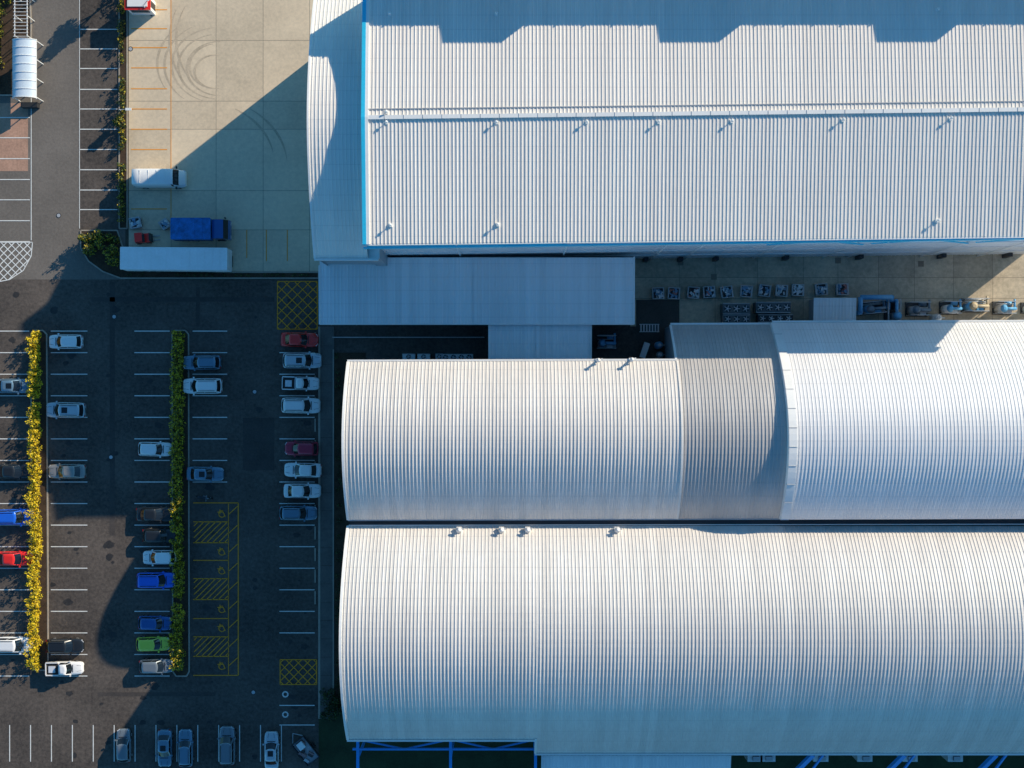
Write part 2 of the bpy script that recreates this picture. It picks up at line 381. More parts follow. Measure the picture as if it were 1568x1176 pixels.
mb.beam((WX0,YR+.9,14.80),(WX1,YR+.9+(WX1-WX0)*SH,14.80),.08,.06,1)
mb.build('ridge_cap',W)
mb=MB([WHITE,GALV])
def anchor(px,py,z,mb=mb):
    a=P(px,py,z)
    mb.cyl((a[0],a[1],z-.2),(a[0],a[1],z+.35),.05,None,1,8); mb.cyl((a[0],a[1],z+.32),(a[0],a[1],z+.44),.17,.08,0,10)
    mb.box(a[0]-.18,a[0]+.18,a[1]-.18,a[1]+.18,z-.05,z+.08,0)
for px,py in ((592,188),(760,188),(898,187),(1008,187),(1120,186),(1290,184),(1455,182)): anchor(px,py,14.75)
for px,py in ((598,345),(762,344),(1435,338),(592,172)): anchor(px,py,14.15 if py>300 else 14.75)
for px,py in ((597,22),(760,22),(1435,15)): anchor(px,py,14.15)
mb.build('roof_anchors',W)
# --- north taller block
N=empty('plant_building'); mb=MB([WALLC,ROOFW,GALV])
mb.box(-12.6,63.5,43.2,44.6,0,16.75,0,1); mb.box(-5.5,63.5,44.61,48,0,16.6,0,1)
for xa in (2.15,24.9,47.6): mb.box(xa,xa+6.2,43.22,47,16.77,17.7,0,1)
x=-12.5
while x<63: mb.beam((x,43.1,10),(x,43.1,16.8),.12,.12,2); x+=3
mb.build('block',N)
# --- west canopy hall
Cn=empty('loading_bay_building')
cp=arch(28,14.2,13.8,3.0,13.7,42.3,30,1.8)
ribbed('roof',-21.5,WX0-.45,cp,ROOFW,Cn,pitch=.40)
capstrip('edge_trim',-21.66,-21.45,cp,-.25,.08,WHITE,Cn)
gable('wall_west',-21.4,cp,WALLD,Cn)
mb=MB([WALLD,CYAN,WHITE]); z=cp[0][1]
mb.face([(-21.4,13.9,0),(-14.6,13.9,0),(-14.6,13.9,z-.1),(-21.4,13.9,z-.1)],0); mb.face([(-21.4,42.1,0),(-15.4,42.1,0),(-15.4,42.1,z-.1),(-21.4,42.1,z-.1)],0)
mb.beam((-21.6,13.6,z-.02),(-14.6,13.6,z-.02),.22,.22,2); mb.box(-15.75,-14.5,13.72,15.05,0,z-.1,0,2)
for y in (18,24,30,36): mb.box(-21.52,-21.4,y-1.8,y+1.8,0,4.2,2)
mb.build('walls',Cn)
# --- link roofs
L=empty('link_building'); 
ribbed('roof',-22.35,14.15,[(7.05,4.9),(9,4.96),(12,5.05),(14.7,5.15)],ROOFB,L,pitch=.42)
mb=MB([WHITE,WALLD,GALV,ROOFB])
mb.beam((-22.4,6.98,4.86),(14.2,6.98,4.86),.16,.2,0); mb.beam((14.2,6.95,4.95),(14.2,14.8,5.12),.16,.2,0); mb.beam((-22.4,6.95,4.95),(-22.4,13.8,5.1),.16,.2,0)
mb.beam((-4.2,7,5.02),(-4.2,14.7,5.24),.4,.06,3)
mb.box(-16,14,7.25,14.6,0,4.78,1)
for x in (-22.1,-19,): mb.cyl((x,7.3,0),(x,7.3,4.8),.1,None,2,8)
mb.build('walls',L)
L2=empty('entry_building')
ribbed('roof',-2.65,9.2,[(2.95,4.45),(7.1,4.62)],ROOFB,L2,pitch=.42)
mb=MB([WHITE,WALLD,ROOFB]); mb.box(-2.4,9,2.9,7.2,0,4.38,1); mb.beam((-2.7,2.9,4.5),(-2.7,6.9,4.66),.14,.14,0); mb.beam((9.25,2.9,4.5),(9.25,6.9,4.66),.14,.14,0)
mb.beam((3,3,4.58),(3,6.85,4.74),.35,.05,2)
mb.build('walls',L2)
# --- arched halls
A=empty('arched_hall_building'); XW=-18.35
def yy(sh,x): return sh*(x-XW)
S2=.003
p1=arch(-6.37,8.93,11.3,2.8,-15.25,2.5); p2=arch(-6.37,8.93,11.3,2.8,-15.25,6.75,32); p3=arch(-6.37,8.93,11.85,2.8,-15.25,6.95,32)
ribbed('roof',XW,18.5,p1,ROOFA,A,shear=S2,xr=XW,h=.05)
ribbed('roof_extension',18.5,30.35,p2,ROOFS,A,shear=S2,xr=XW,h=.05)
ribbed('roof_east',30.35,90,p3,ROOFE,A,shear=S2,xr=XW,h=.032)
capstrip('verge_west',XW-.15,XW+.12,p1,-.2,.12,WHITE,A)
capstrip('roof_joint',18.40,18.62,p1,-.02,.10,ROOFW,A,yy(S2,18.5))
capstrip('verge_step',18.28,18.5,[q for q in p2 if q[0]>2.4],-.2,.12,WHITE,A,yy(S2,18.5))
capstrip('roof_flashing',29.9,30.75,p3,-.62,.14,WHITE,A,yy(S2,30.3))
mb=MB([GALV])
for (ya,za) in p3[::3]: mb.box(29.88,30.77,ya+.14-.03,ya+.14+.03,za-.1,za+.17,0)
mb.build('flashing_joints',A)
gable('wall_west',XW+.2,p1,WALLD,A); gable('wall_step',18.7,p2,WALLD,A,.1); gable('wall_east',89.8,p3,WALLD,A,.3)
mb=MB([WALLD,WHITE,DARK,GALV])
for xa,xb,y,z in ((XW+.2,18.5,2.4,8.4),(18.7,30.4,6.65,5.1),(30.4,89.8,6.85,5.5)):
    ya=y+yy(S2,xa); y2=y+yy(S2,xb)
    mb.face([(xa,ya,0),(xb,y2,0),(xb,y2,z),(xa,ya,z)],0)
    mb.beam((xa-.3,ya+.22,z+.08),(xb,y2+.22,z+.08),.22,.2,1)
mb.box(XW+.1,90,-15.85,-15.15,7.6,8.25,2)
mb.beam((XW,-15.3,8.5),(90,-15.3+.32,8.5),.10,.12,3); mb.beam((XW,-15.88,8.2),(90,-15.7,8.2),.10,.12,1)
mb.build('walls_and_gutters',A)
B=empty('arched_hall_building')
q1=arch(-28,12.1,12.2,4.1,-40.0,-15.95,30); q2=arch(-28,12.1,12.2,4.1,-42.3,-15.95,32)
ribbed('roof',XW-.1,2.7,q1,ROOFA,B,h=.05); ribbed('roof_east',2.7,90,q2,ROOFA,B,h=.05)
capstrip('verge_west',XW-.25,XW+.02,q1,-.2,.12,WHITE,B); capstrip('verge_step',2.55,2.8,[q for q in q2 if q[0]<-39.8],-.2,.12,WHITE,B)
gable('wall_west',XW+.1,q1,WALLD,B); gable('wall_step',2.9,q2,WALLD,B); gable('wall_east',89.8,q2,WALLD,B)
mb=MB([WALLD,WHITE]); 
mb.face([(XW,-39.7,0),(2.9,-39.7,0),(2.9,-39.7,8),(XW,-39.7,8)]); mb.face([(2.9,-42,0),(89.8,-42,0),(89.8,-42,6.2),(2.9,-42,6.2)])
mb.beam((XW-.2,-40.1,q1[0][1]),(2.7,-40.1,q1[0][1]),.2,.2,1); mb.beam((2.6,-42.4,q2[0][1]),(90,-42.4,q2[0][1]),.2,.2,1)
mb.build('walls_and_gutters',B)
def vent(px,py,z,r=.22,h=.5):
    a=P(px,py,z); mb=MB([WHITE,GALV])
    mb.cyl((0,0,-.5),(0,0,h),r*.6,None,1,12); mb.cyl((0,0,h),(0,0,h+.12),r*1.25,r*1.1,0,14); mb.cyl((0,0,h+.12),(0,0,h+.26),r*1.1,.05,0,14)
    mb.box(-r*1.1,r*1.1,-r*1.1,r*1.1,-.4,.08,0); mb.beam((0,0,h*.6),(.5,.15,h*.5),.2,.2,1)
    mb.build('roof_vent',None,(a[0],a[1],z*ZS))
vent(915,552,8.6,.20,1.4); vent(966,551,8.6,.20,1.4)
for px in (703,768,808,945): vent(px,811,8.75,.26,.45)
Q=empty('awning_building')
ribbed('roof',3.4,25.5,[(-46.5,4.6),(-43.2,5.1)],ROOFB,Q)
mb=MB([WALLD]); mb.box(3.6,25.2,-46.3,-43.3,0,4.5,0); mb.build('walls',Q)
F=MB([BLUE,WHITE])
def seg(a,b,w=.22,mi=0): F.beam(P(*a),P(*b),w,w,mi)
for x in (548,690,820): seg((x,1120,5.6),(x,1240,5.6),.32)
seg((540,1147,5.6),(830,1147,5.6),.22)
for xa,xb in ((548,690),(690,820)):
    m_=(xa+xb)/2; seg((xa,1132,5.6),(m_,1147,5.4),.17); seg((m_,1147,5.4),(xb,1132,5.6),.17)
for x in (548,690,820):
    a=P(x,1160,5.6); F.cyl((a[0],a[1],0),(a[0],a[1],5.6),.16,None,0,10)
for x in (1240,1380,1520): 
    seg((x-25,1185,3.5),(x+5,1155,5.5),.45); seg((x-5,1190,3.5),(x+25,1150,5.5),.2)
F.build('blue_steel_frame').scale=(1,1,ZS)
mb=MB([WHITE,GALV,DARK])
for x in (1160,1180,1262,1330,1400,1470):
    a=P(x,1166,3); mb.box(a[0]-.9,a[0]+.9,a[1]-.5,a[1]+.4,0,3,1,0); mb.box(a[0]-.3,a[0]+.5,a[1]-.3,a[1]+.2,3.01,3.3,2,1)
mb.build('service_units')
# ------------------------------------------------------------ equipment
def crate(px,py,cols,s=.66,rot=0):
    a=P(px,py,.6); mb=MB([GALV,BARK,DARK]+cols)
    for k in (-.5,0,.5): mb.box(-s,s,k*s-.06,k*s+.06,0,.12,1)
    mb.box(-s,s,-s,s,.12,.16,1)
    for x in (-s,s):
        for y in (-s,s): mb.beam((x,y,.16),(x,y,1.1),.08,.08,0)
    for z in (.45,.78,1.1):
        mb.beam((-s,-s,z),(s,-s,z),.06,.06,0); mb.beam((-s,s,z),(s,s,z),.06,.06,0); mb.beam((-s,-s,z),(-s,s,z),.06,.06,0); mb.beam((s,-s,z),(s,s,z),.06,.06,0)
    for _ in range(16):
        x=random.uniform(-s*.75,s*.75); y=random.uniform(-s*.75,s*.75); z=random.uniform(.5,1.0); a_=random.uniform(0,3)
        mb.beam((x-.2*math.cos(a_),y-.2*math.sin(a_),z),(x+.2*math.cos(a_),y+.2*math.sin(a_),z+random.uniform(-.1,.1)),random.uniform(.12,.3),.15,random.randrange(3,3+len(cols)))
    mb.box(-s*.9,s*.9,-s*.9,s*.9,.17,.5,2)
    mb.build('pallet_cage',None,(a[0],a[1],.03),rot)
cw=mat('scrap_white',(.78,.79,.78),.6); cbx=mat('scrap_blue',(.22,.36,.5),.5); cr=mat('scrap_red',(.60,.22,.18),.6)
for px,py,c in ((1008,449,[cbx,cw]),(1032,449,[cr,cbx]),(1062,448,[cr,cw]),(1086,447,[cbx,cw,cr]),(1113,447,[cbx,cw]),(1143,446,[cbx,cw]),(1171,445,[cw,cbx]),(1197,445,[cw,cbx]),(1222,444,[cw]),(1258,443,[cbx,cw]),(1290,443,[cbx,cr])):
    crate(px,py,c,rot=random.uniform(-.15,.15))
def condenser(px,py,n,w=1.0,d=1.1,h=1.2,col=GALV):
    a=P(px,py,h); mb=MB([col,DARK,GALV]); L_=n*w
    mb.box(-L_/2,L_/2,-d/2,d/2,.1,h,0); 
    for k in range(n):
        x=-L_/2+w*(k+.5); r=min(w,d)*.4
        mb.cyl((x,0,h),(x,0,h+.12),r,None,2,18,capm=1); mb.cyl((x,0,h+.12),(x,0,h+.17),r*.25,None,2,10)
        for j in range(5):
            t=j*1.257; mb.beam((x,0,h+.14),(x+r*.9*math.cos(t),r*.9*math.sin(t),h+.14),.1,.02,2)
        mb.box(x-w*.42,x+w*.42,-d/2-.02,-d/2,.25,h-.15,1)
    for s_ in (-1,1): mb.beam((-L_/2,s_*d/2*.97,h+.02),(L_/2,s_*d/2*.97,h+.02),.06,.05,2)
    for x in (-L_/2+.1,L_/2-.1): mb.box(x-.06,x+.06,-d/2,d/2,0,.1,1)
    mb.build('condenser_unit',None,(a[0],a[1],.03))
CG=mat('condenser_grey',(.13,.14,.15),.5)
condenser(1187,470,4,1.05,1.3,2.0,CG); condenser(1130,472,3,1.1,1.3,2.0,CG); condenser(1130,488,3,1.1,1.0,1.8,CG); condenser(1190,487,4,1.05,.9,1.8,DARK)
condenser(700,547,4,.95,.8,1.2,WHITE); condenser(625,546,1,1.5,.7,1.3,WHITE); condenser(648,546,1,1.5,.7,1.3,WHITE); condenser(672,546,1,.9,.7,1.3)
sd=empty('pump_house'); sd.scale=(1,1,1); ribbed('roof',P(1250,0,3)[0],P(1316,0,3)[0],[(P(0,498,3)[1],3.0),(P(0,455,3)[1],3.3)],ROOFB,sd)
mb=MB([WALLD]); mb.box(P(1252,0,3)[0],P(1314,0,3)[0],P(0,497,3)[1],P(0,456,3)[1],0,2.95,0); mb.build('walls',sd)
def pipes(name,px,py,col,col2,seed):
    random.seed(seed); a=P(px,py,1.5); mb=MB([col,col2,GALV,DARK])
    mb.box(-1.5,1.5,-.9,.9,.03,.2,3); mb.cyl((-.8,-.2,.2),(-.8,-.2,2.4),.55,None,1,16); mb.cyl((-.8,-.2,2.4),(-.8,-.2,2.7),.55,.2,0,16)
    mb.cyl((-.8,-.2,2.0),(1.2,-.2,2.0),.2,None,0,10); mb.cyl((1.2,-.2,2.0),(1.2,-.2,.2),.2,None,0,10); mb.cyl((1.2,-.2,1.6),(1.2,1.1,1.6),.16,None,0,10)
    mb.box(.1,.9,-.8,-.4,.2,1.3,1); mb.cyl((.1,.6,.9),(1.0,.6,.9),.3,None,0,12); mb.cyl((1.0,.6,.9),(1.3,.6,.9),.22,None,3,12)
    for _ in range(4):
        y=random.uniform(-.8,.8); mb.cyl((-1.4,y,1.2),(1.4,y,1.2),.05,None,2,6)
    for x in (-1.4,1.4):
        for y in (-.8,.8): mb.beam((x,y,.2),(x,y,1.8),.08,.08,2)
    mb.beam((-1.4,.8,1.8),(1.4,.8,1.8),.1,.1,2); mb.beam((-1.4,-.8,1.8),(1.4,-.8,1.8),.1,.1,2)
    o=mb.build(name,None,(a[0],a[1],0),random.choice([0,1.57,3.14,.1])); o.scale=(random.uniform(.75,1),random.uniform(.75,1),1)
CREAM=mat('cream_pipe',(.55,.45,.30),.5); LB=mat('light_blue',(.14,.42,.70),.45); GB=mat('grey_blue',(.16,.22,.28),.5)
pipes('pump_skid',1342,470,GB,LB,1); pipes('pump_skid',1372,474,LB,GB,2); pipes('pump_skid',1412,472,GB,GALV,3); pipes('pump_skid',1462,470,LB,WHITE,4); pipes('pump_skid',1500,466,CREAM,LB,5); pipes('pump_skid',1545,470,LB,GALV,6); pipes('pump_skid',1590,470,GB,WHITE,7)
pipes('pump_skid',930,523,LB,GALV,8)
random.seed(11)
mb=MB([BLUE,LB,DARK]); a=P(1354,462,2.2)
mb.cyl((a[0]-2.6,a[1]-1.2,2.4),(a[0]-2.6,a[1]+.6,2.4),.3,None,1,12); mb.cyl((a[0]-2.6,a[1]+.6,2.4),(a[0]+1.2,a[1]+.6,2.4),.3,None,1,12); mb.cyl((a[0]-2.6,a[1]-1.2,2.4),(a[0]-2.6,a[1]-1.2,0),.3,None,1,12); mb.cyl((a[0]+1.2,a[1]+.6,2.4),(a[0]+1.2,a[1]+.6,0),.3,None,1,12)
mb.build('blue_duct')
def tank(px,py,r,h,m_):
    a=P(px,py,h); mb=MB([m_,GALV]); mb.cyl((0,0,0),(0,0,h),r,None,0,20); mb.cyl((0,0,h),(0,0,h+.25),r,.15,0,20); mb.cyl((0,0,h+.2),(0,0,h+.4),.2,None,1,10); mb.beam((r*.5,0,h+.1),(r+.4,0,h-.2),.1,.1,1); mb.build('storage_tank',None,(a[0],a[1],.03))
tank(1011,528,.45,1.8,LB); tank(1440,486,.5,1.8,WHITE); tank(1012,543,.4,1.2,WHITE)
mb=MB([GALV,BARK]); a=P(995,502,.8)
for k in range(7): mb.box(a[0]-1.1+k*.35,a[0]-.95+k*.35,a[1]-.45,a[1]+.45,.8,.86,0)
for s_ in (-.45,.45): mb.beam((a[0]-1.2,a[1]+s_,.83),(a[0]+1.2,a[1]+s_,.83),.08,.08,0); mb.beam((a[0]-1.1,a[1]+s_,0),(a[0]-1.1,a[1]+s_,.8),.08,.08,0); mb.beam((a[0]+1.1,a[1]+s_,0),(a[0]+1.1,a[1]+s_,.8),.08,.08,0)
mb.build('storage_rack')
mb=MB([WHITE,DARK]); a=P(988,536,1); mb.beam((a[0]-.3,a[1]-.9,.8),(a[0]+.3,a[1]+.9,1.0),.7,.5,0); mb.beam((a[0]-.3,a[1]-.9,.3),(a[0]+.3,a[1]+.9,.3),.5,.5,1); mb.build('storage_bin')
mb=MB([DARK,GALV])
for i in range(18):
    a=P(512+i*13.5,517); mb.beam((a[0],a[1],0),(a[0],a[1],1.6),.07,.07,1)
a=P(512,517); b=P(742,517); 
for z in (.3,.95,1.6): mb.beam((a[0],a[1],z),(b[0],b[1],z),.06,.06,1)
mb.build('metal_fence')
# ------------------------------------------------------------ vehicles
def paint(name,c,metal=.3): return mat('paint_'+name,c,.28,metal=metal,var=.03,coat=.8)
PA={'white':paint('white',(.93,.92,.90),0),'silver':paint('silver',(.60,.64,.67),.3),'grey':paint('grey',(.22,.26,.29),.3),'black':paint('black',(.022,.025,.028),.2),
 'blue':paint('blue',(.02,.16,.80),.1),'navy':paint('navy',(.02,.12,.38),.2),'red':paint('red',(.90,.03,.02),.0),'maroon':paint('maroon',(.48,.02,.06),.1),'green':paint('green',(.62,.75,.08),.0),'steel':paint('steel',(.16,.28,.38),.3),'beige':paint('beige',(.40,.37,.33),.3)}
def ringpts(xf,xr,w,z,bow):
    L_=xf-xr; r=[]
    for t in (.86,.45,0,-.45,-.86): r.append((xf-bow*t*t,t*w,z))
    for f in (.90,.57,.54,.10): r.append((xr+L_*f,-w,z))
    for t in (-.84,-.42,0,.42,.84): r.append((xr+bow*.4*t*t,t*w,z))
    for f in (.10,.54,.57,.90): r.append((xr+L_*f,w,z))
    return r
RT=['g','g','g','g','p','g','p','g','p','g','g','g','g','p','g','p','g','p']
def car(px,py,kind,col,ang=0,name='parked_car',sz=None):
    spec={'hatch':(4.1,1.74,1.47,.26,.10,-.39,-.475),'sedan':(4.7,1.82,1.45,.24,.08,-.26,-.385),'suv':(4.65,1.88,1.70,.27,.13,-.42,-.48),'wagon':(4.75,1.82,1.5,.24,.09,-.40,-.475),'ute':(5.1,1.85,1.72,.23,.12,-.10,-.14)}[kind]
    Lc,Wc,Hc,f0,f1,r1,r0=spec; w=Wc/2; bz=1.0 if kind in('suv','ute') else .92
    mb=MB([PA[col],GLASS,TYRE,RIM,LAMP,TAIL,PLAST])
    st=[(-.5,.62,.62),(-.494,.78,.78),(-.475,.89,.90),(-.44,.955,.96),(-.36,.99,1),(-.1,1,1.0),(.1,1,1.0),(.24,.995,.99),(.32,.985,.95),(.39,.95,.90),(.44,.89,.85),(.473,.79,.80),(.492,.64,.70),(.5,.46,.58)]
    rows=[]
    for xf,wf,zf in st:
        t=bz*zf; ww=w*wf; bot=.22 if abs(xf)<.48 else .32
        half=[(ww*.86,bot),(ww*.98,.38),(ww,.62*min(1,zf+.1)),(ww*.975,t-.12),(ww*.91,t-.03),(ww*.6,t+.015),(0,t+.03)]
        r=[(xf*Lc,-a_,b_) for a_,b_ in half]+[(xf*Lc,a_,b_) for a_,b_ in half[-2::-1]]
        rows.append(r)
    mb.grid(rows,0,True,True); mb.face(rows[0][::-1],0); mb.face(rows[-1],0)
    b0=ringpts(f0*Lc,r0*Lc,w*.89,bz-.02,.34); b1=ringpts(f1*Lc,r1*Lc,w*.77,Hc-.09,.2); b2=ringpts((f1-.012)*Lc,(r1+.012)*Lc,w*.71,Hc-.01,.18); b3=ringpts((f1-.06)*Lc,(r1+.06)*Lc,w*.4,Hc+.025,.08)
    mb.grid([b0,b1],1,False,True,mf=lambda a_,c_:1 if RT[c_]=='g' else 0)
    mb.grid([b1,b2,b3],0,True,True); mb.face(b3,0,True)
    for sx in (.305,-.30):
        for sy in (-1,1):
            x=sx*Lc; mb.cyl((x,sy*(w-.2),.33),(x,sy*(w+.012),.33),.33,None,2,16); mb.cyl((x,sy*(w+.0),.33),(x,sy*(w+.02),.33),.20,None,3,12)
            mb.cyl((x,sy*(w-.19),.36),(x,sy*(w+.004),.36),.40,None,6,16)
    for sy in (-1,1):
        mb.box(f0*Lc-.40,f0*Lc-.22,min(sy*w*.93,sy*(w+.15)),max(sy*w*.93,sy*(w+.15)),bz-.02,bz+.12,0)
        mb.beam((.485*Lc,sy*w*.50,.64*bz/.92),(.44*Lc,sy*w*.84,.70*bz/.92),.10,.13,4); mb.box(-.497*Lc,-.472*Lc,sy*w*.70-.13,sy*w*.70+.13,.62,.80,5)
        mb.beam((.34*Lc,sy*w*.45,bz*.94+.02),(.46*Lc,sy*w*.35,bz*.83+.02),.03,.02,6)
    mb.box(.49*Lc,.503*Lc,-w*.40,w*.40,.35,.50,6); mb.box(-.505*Lc,-.49*Lc,-w*.3,w*.3,.5,.62,6)
    mb.beam((f0*Lc+.03,-w*.55,bz+.02),(f0*Lc+.03,w*.55,bz+.02),.09,.03,6)
    if kind in('suv','wagon'):
        for sy in (-1,1): mb.beam((f1*Lc-.3,sy*w*.64,Hc+.05),(r1*Lc+.25,sy*w*.64,Hc+.05),.05,.05,6)
    if kind in('suv','sedan') and col in('silver','steel'): mb.box(-.12*Lc,.03*Lc,-.34,.34,Hc+.02,Hc+.035,1)
    if kind=='ute':
        xa,xb=-.485*Lc,-.16*Lc
        mb.box(xa,xb,-w*.86,w*.86,bz-.05,bz+.06,6)
        for sy in (-1,1): mb.box(xa,xb,sy*w*.93-.07,sy*w*.93+.07,bz-.1,bz+.22,0)
        mb.box(xa-.05,xa+.05,-w*.86,w*.86,bz-.1,bz+.22,0)
        mb.box(xa+.4,xa+1.3,-.5,.4,bz+.06,bz+.2,4)
    o=mb.build(name,None,(*P(px,py,.7)[:2],.03),math.radians(ang+random.uniform(-1.5,1.5)))
    if sz: o.scale=(sz,sz,1)
    return o
R,Lf=0,180
for c in [(18,591,'sedan','steel',R),(20,722,'sedan','black',R),(20,792,'suv','blue',R),(20,856,'sedan','red',R),(19,988,'suv','white',R),
 (99,523,'hatch','white',Lf),(99,628,'suv','silver',Lf),(101,722,'sedan','beige',Lf),(98,990,'wagon','black',R),(98,1024,'ute','white',R),
 (236,688,'hatch','white',R),(236,788,'sedan','black',R),(243,821,'hatch','black',R),(243,854,'hatch','white',Lf),(238,889,'suv','blue',R),(236,955,'hatch','navy',R),(233,987,'hatch','green',R),(238,1021,'hatch','grey',R),
 (308,555,'wagon','steel',Lf),(309,591,'suv','white',Lf),(313,726,'sedan','steel',R),
 (458,520,'sedan','red',R),(462,552,'suv','silver',R),(460,587,'ute','white',R),(460,621,'suv','white',R),(461,687,'hatch','maroon',Lf),(463,720,'sedan','white',Lf),(462,752,'sedan','white',R),(456,786,'wagon','steel',R),
 (188,1143,'hatch','grey',90),(251,1147,'sedan','steel',-90),(283,1147,'wagon','steel',90),(347,1143,'suv','grey',90),(415,1150,'sedan','silver',90)]:
    sz={'hatch':1.0,'sedan':.97,'suv':1.02,'wagon':.97,'ute':.88}[c[2]]
    car(*c,sz=sz)
def van(px,py,ang):
    mb=MB([PA['white'],GLASS,TYRE,RIM,LAMP,TAIL,PLAST]); w=.98
    st=[(-3,.94,2.35),(-2.95,.98,2.5),(-2.2,1,2.52),(0,1,2.52),(1.6,1,2.48),(1.85,1,2.35),(2.35,.98,1.55),(2.5,.97,1.3),(2.85,.92,1.1),(3.0,.8,.9)]
    rows=[]
    for x,wf,t in st:
        ww=w*wf; half=[(ww*.9,.3),(ww,.45),(ww,.8),(ww*.97,max(.85,t*.65)),(ww*.86,t-.12),(ww*.76,t-.02),(0,t+.03)]
        rows.append([(x,-a,b) for a,b in half]+[(x,a,b) for a,b in half[-2::-1]])
    def mf(a,c):
        if a==5 and c in(4,5,6,7): return 1
        if a in(4,) and c in(3,8): return 1
        return 0
    mb.grid(rows,0,True,True,mf=mf); mb.face(rows[0][::-1]); mb.face(rows[-1])
    for x in (-1.9,2.0):
        for s in(-1,1): mb.cyl((x,s*(w-.22),.36),(x,s*(w+.02),.36),.36,None,2,16); mb.cyl((x,s*w,.36),(x,s*(w+.03),.36),.2,None,3,12)
    for s in(-1,1):
        mb.box(2.0,2.15,min(s*w,s*(w+.25)),max(s*w,s*(w+.25)),1.35,1.65,6); mb.box(2.7,2.95,s*.7-.15,s*.7+.15,.8,.98,4); mb.box(-3.02,-2.98,s*.85-.08,s*.85+.08,.8,1.3,5)
    for x in(-2,-1,0,1): mb.box(x-.03,x+.03,-.7,.7,2.545,2.57,0)
    o=mb.build('delivery_van',None,(*P(px,py,2)[:2],.03),math.radians(ang)); o.scale=(1.02,1.12,1)
van(238,269,0)
def truck(name,px,py,ang,L_,Wd,h,boxm,cabm,cab=True,ribs=True,zb=1.1):
    mb=MB([boxm,cabm,GLASS,TYRE,RIM,DARK,LAMP,TAIL]); w=Wd/2
    xe=L_/2-(2.1 if cab else 0)
    mb.box(-L_/2,xe,-w,w,zb,h,0); mb.box(-L_/2,xe,-w*.5,w*.5,.6,zb,5)
    for s in(-1,1):
        mb.box(-L_/2-.02,xe+.02,s*w-.05,s*w+.05,h-.12,h+.05,0); mb.box(-L_/2-.02,xe+.02,s*w-.04,s*w+.04,zb-.02,zb+.12,5)
    for x in(-L_/2,xe): mb.box(x-.05,x+.05,-w+.05,w-.05,h-.1,h+.04,0)
    if ribs:
        n=int((xe+L_/2)/.9)
        for k in range(1,n): x=-L_/2+k*(xe+L_/2)/n; mb.box(x-.04,x+.04,-w+.06,w-.06,h,h+.03,0); [mb.box(x-.03,x+.03,s*w-.03,s*w+.03,zb+.13,h-.13,0) for s in(-1,1)]
    ax=[-L_/2+1.2,-L_/2+2.4]+([L_/2-1.2] if cab else [L_/2-3])
    if L_>10: ax.append(-L_/2+3.6)
    for x in ax:
        for s in(-1,1): mb.cyl((x,s*(w-.4),.5),(x,s*(w-.02),.5),.5,None,3,16); mb.cyl((x,s*(w-.03),.5),(x,s*w,.5),.28,None,4,12)
    if cab:
        x0=xe+.15; x1=L_/2; ch=min(h-.3,2.9); c=w*.92
        prof=[(x0,.6),(x0,ch-.1),(x0+.3,ch),(x1-.6,ch),(x1-.15,1.8),(x1,1.2),(x1,.6)]
        for a,b,mi in [(prof[i],prof[i+1],1 if i!=3 else 2) for i in range(6)]: mb.face([(a[0],-c,a[1]),(a[0],c,a[1]),(b[0],c,b[1]),(b[0],-c,b[1])],mi)
        for s in(-1,1):
            mb.face([(a,s*c,b) for a,b in prof],1); mb.face([(x0+.5,s*(c+.01),1.8),(x1-.35,s*(c+.01),1.8),(x1-.65,s*(c+.01),ch-.25),(x0+.5,s*(c+.01),ch-.25)],2)
            mb.box(x1-.5,x1-.35,s*(c+.2)-.08,s*(c+.2)+.08,1.8,2.4,5); mb.box(x1-.02,x1+.03,s*c*.7-.2,s*c*.7+.2,.8,1.05,6)
    else:
        for s in(-1,1): mb.box(L_/2-1.6,L_/2-1.4,s*w*.6-.1,s*w*.6+.1,0,zb,5)
    for s in(-1,1): mb.box(-L_/2-.04,-L_/2,s*w*.8-.12,s*w*.8+.12,.8,1.0,7)
    mb.build(name,None,(*P(px,py,h*.67)[:2],.03),math.radians(ang),bevel=.03)
truck('semi_trailer',266,396,-.5,12.7,2.6,3.8,mat('trailer_white',(.97,.97,.95),.5,var=.10,s1=.6,s2=4),DARK,cab=False)
truck('tipper_truck',305,350,0,6.8,2.5,2.8,mat('truck_blue',(.02,.18,.50),.4,var=.45,s1=1,s2=3),PA['navy'],cab=True)
mb=MB([mat('shelter_sheet',(.70,.80,.88),.35,var=.08),WHITE,GALV,DARK])
c0=P(29,100,2.6); rows=[]
for k in range(13):
    t=math.pi*k/12; rows.append([(c0[0]-1.4*math.cos(t),c0[1]+s_,2.2+.75*math.sin(t)) for s_ in (-3.5,3.5)])
mb.grid(rows,0,True)
for j in range(8):
    y=c0[1]-3.5+j; pr=None
    for k in range(13):
        t=math.pi*k/12; p=(c0[0]-1.43*math.cos(t),y,2.2+.79*math.sin(t))
        if pr: mb.beam(pr,p,.07,.05,1)
        pr=p
for s_ in (-1.4,1.4):
    mb.beam((c0[0]+s_,c0[1]-3.6,2.2),(c0[0]+s_,c0[1]+3.6,2.2),.10,.12,1)
    for j in range(4): mb.beam((c0[0]+s_,c0[1]-3.4+j*2.27,0),(c0[0]+s_,c0[1]-3.4+j*2.27,2.2),.09,.09,1)
mb.box(c0[0]-1.0,c0[0]+1.0,c0[1]-4.3,c0[1]-3.7,0,.9,3)
mb.build('walkway_shelter')
mb=MB([WHITE]); 
for s_ in(-.75,.75): 
    mb.beam((c0[0]+s_-.4,c0[1]+3.8,2.3),(c0[0]+s_-.4,c0[1]+12,2.3),.08,.1,0)
    for j in range(4): mb.beam((c0[0]+s_-.4,c0[1]+4+j*2.4,0),(c0[0]+s_-.4,c0[1]+4+j*2.4,2.3),.08,.08,0)
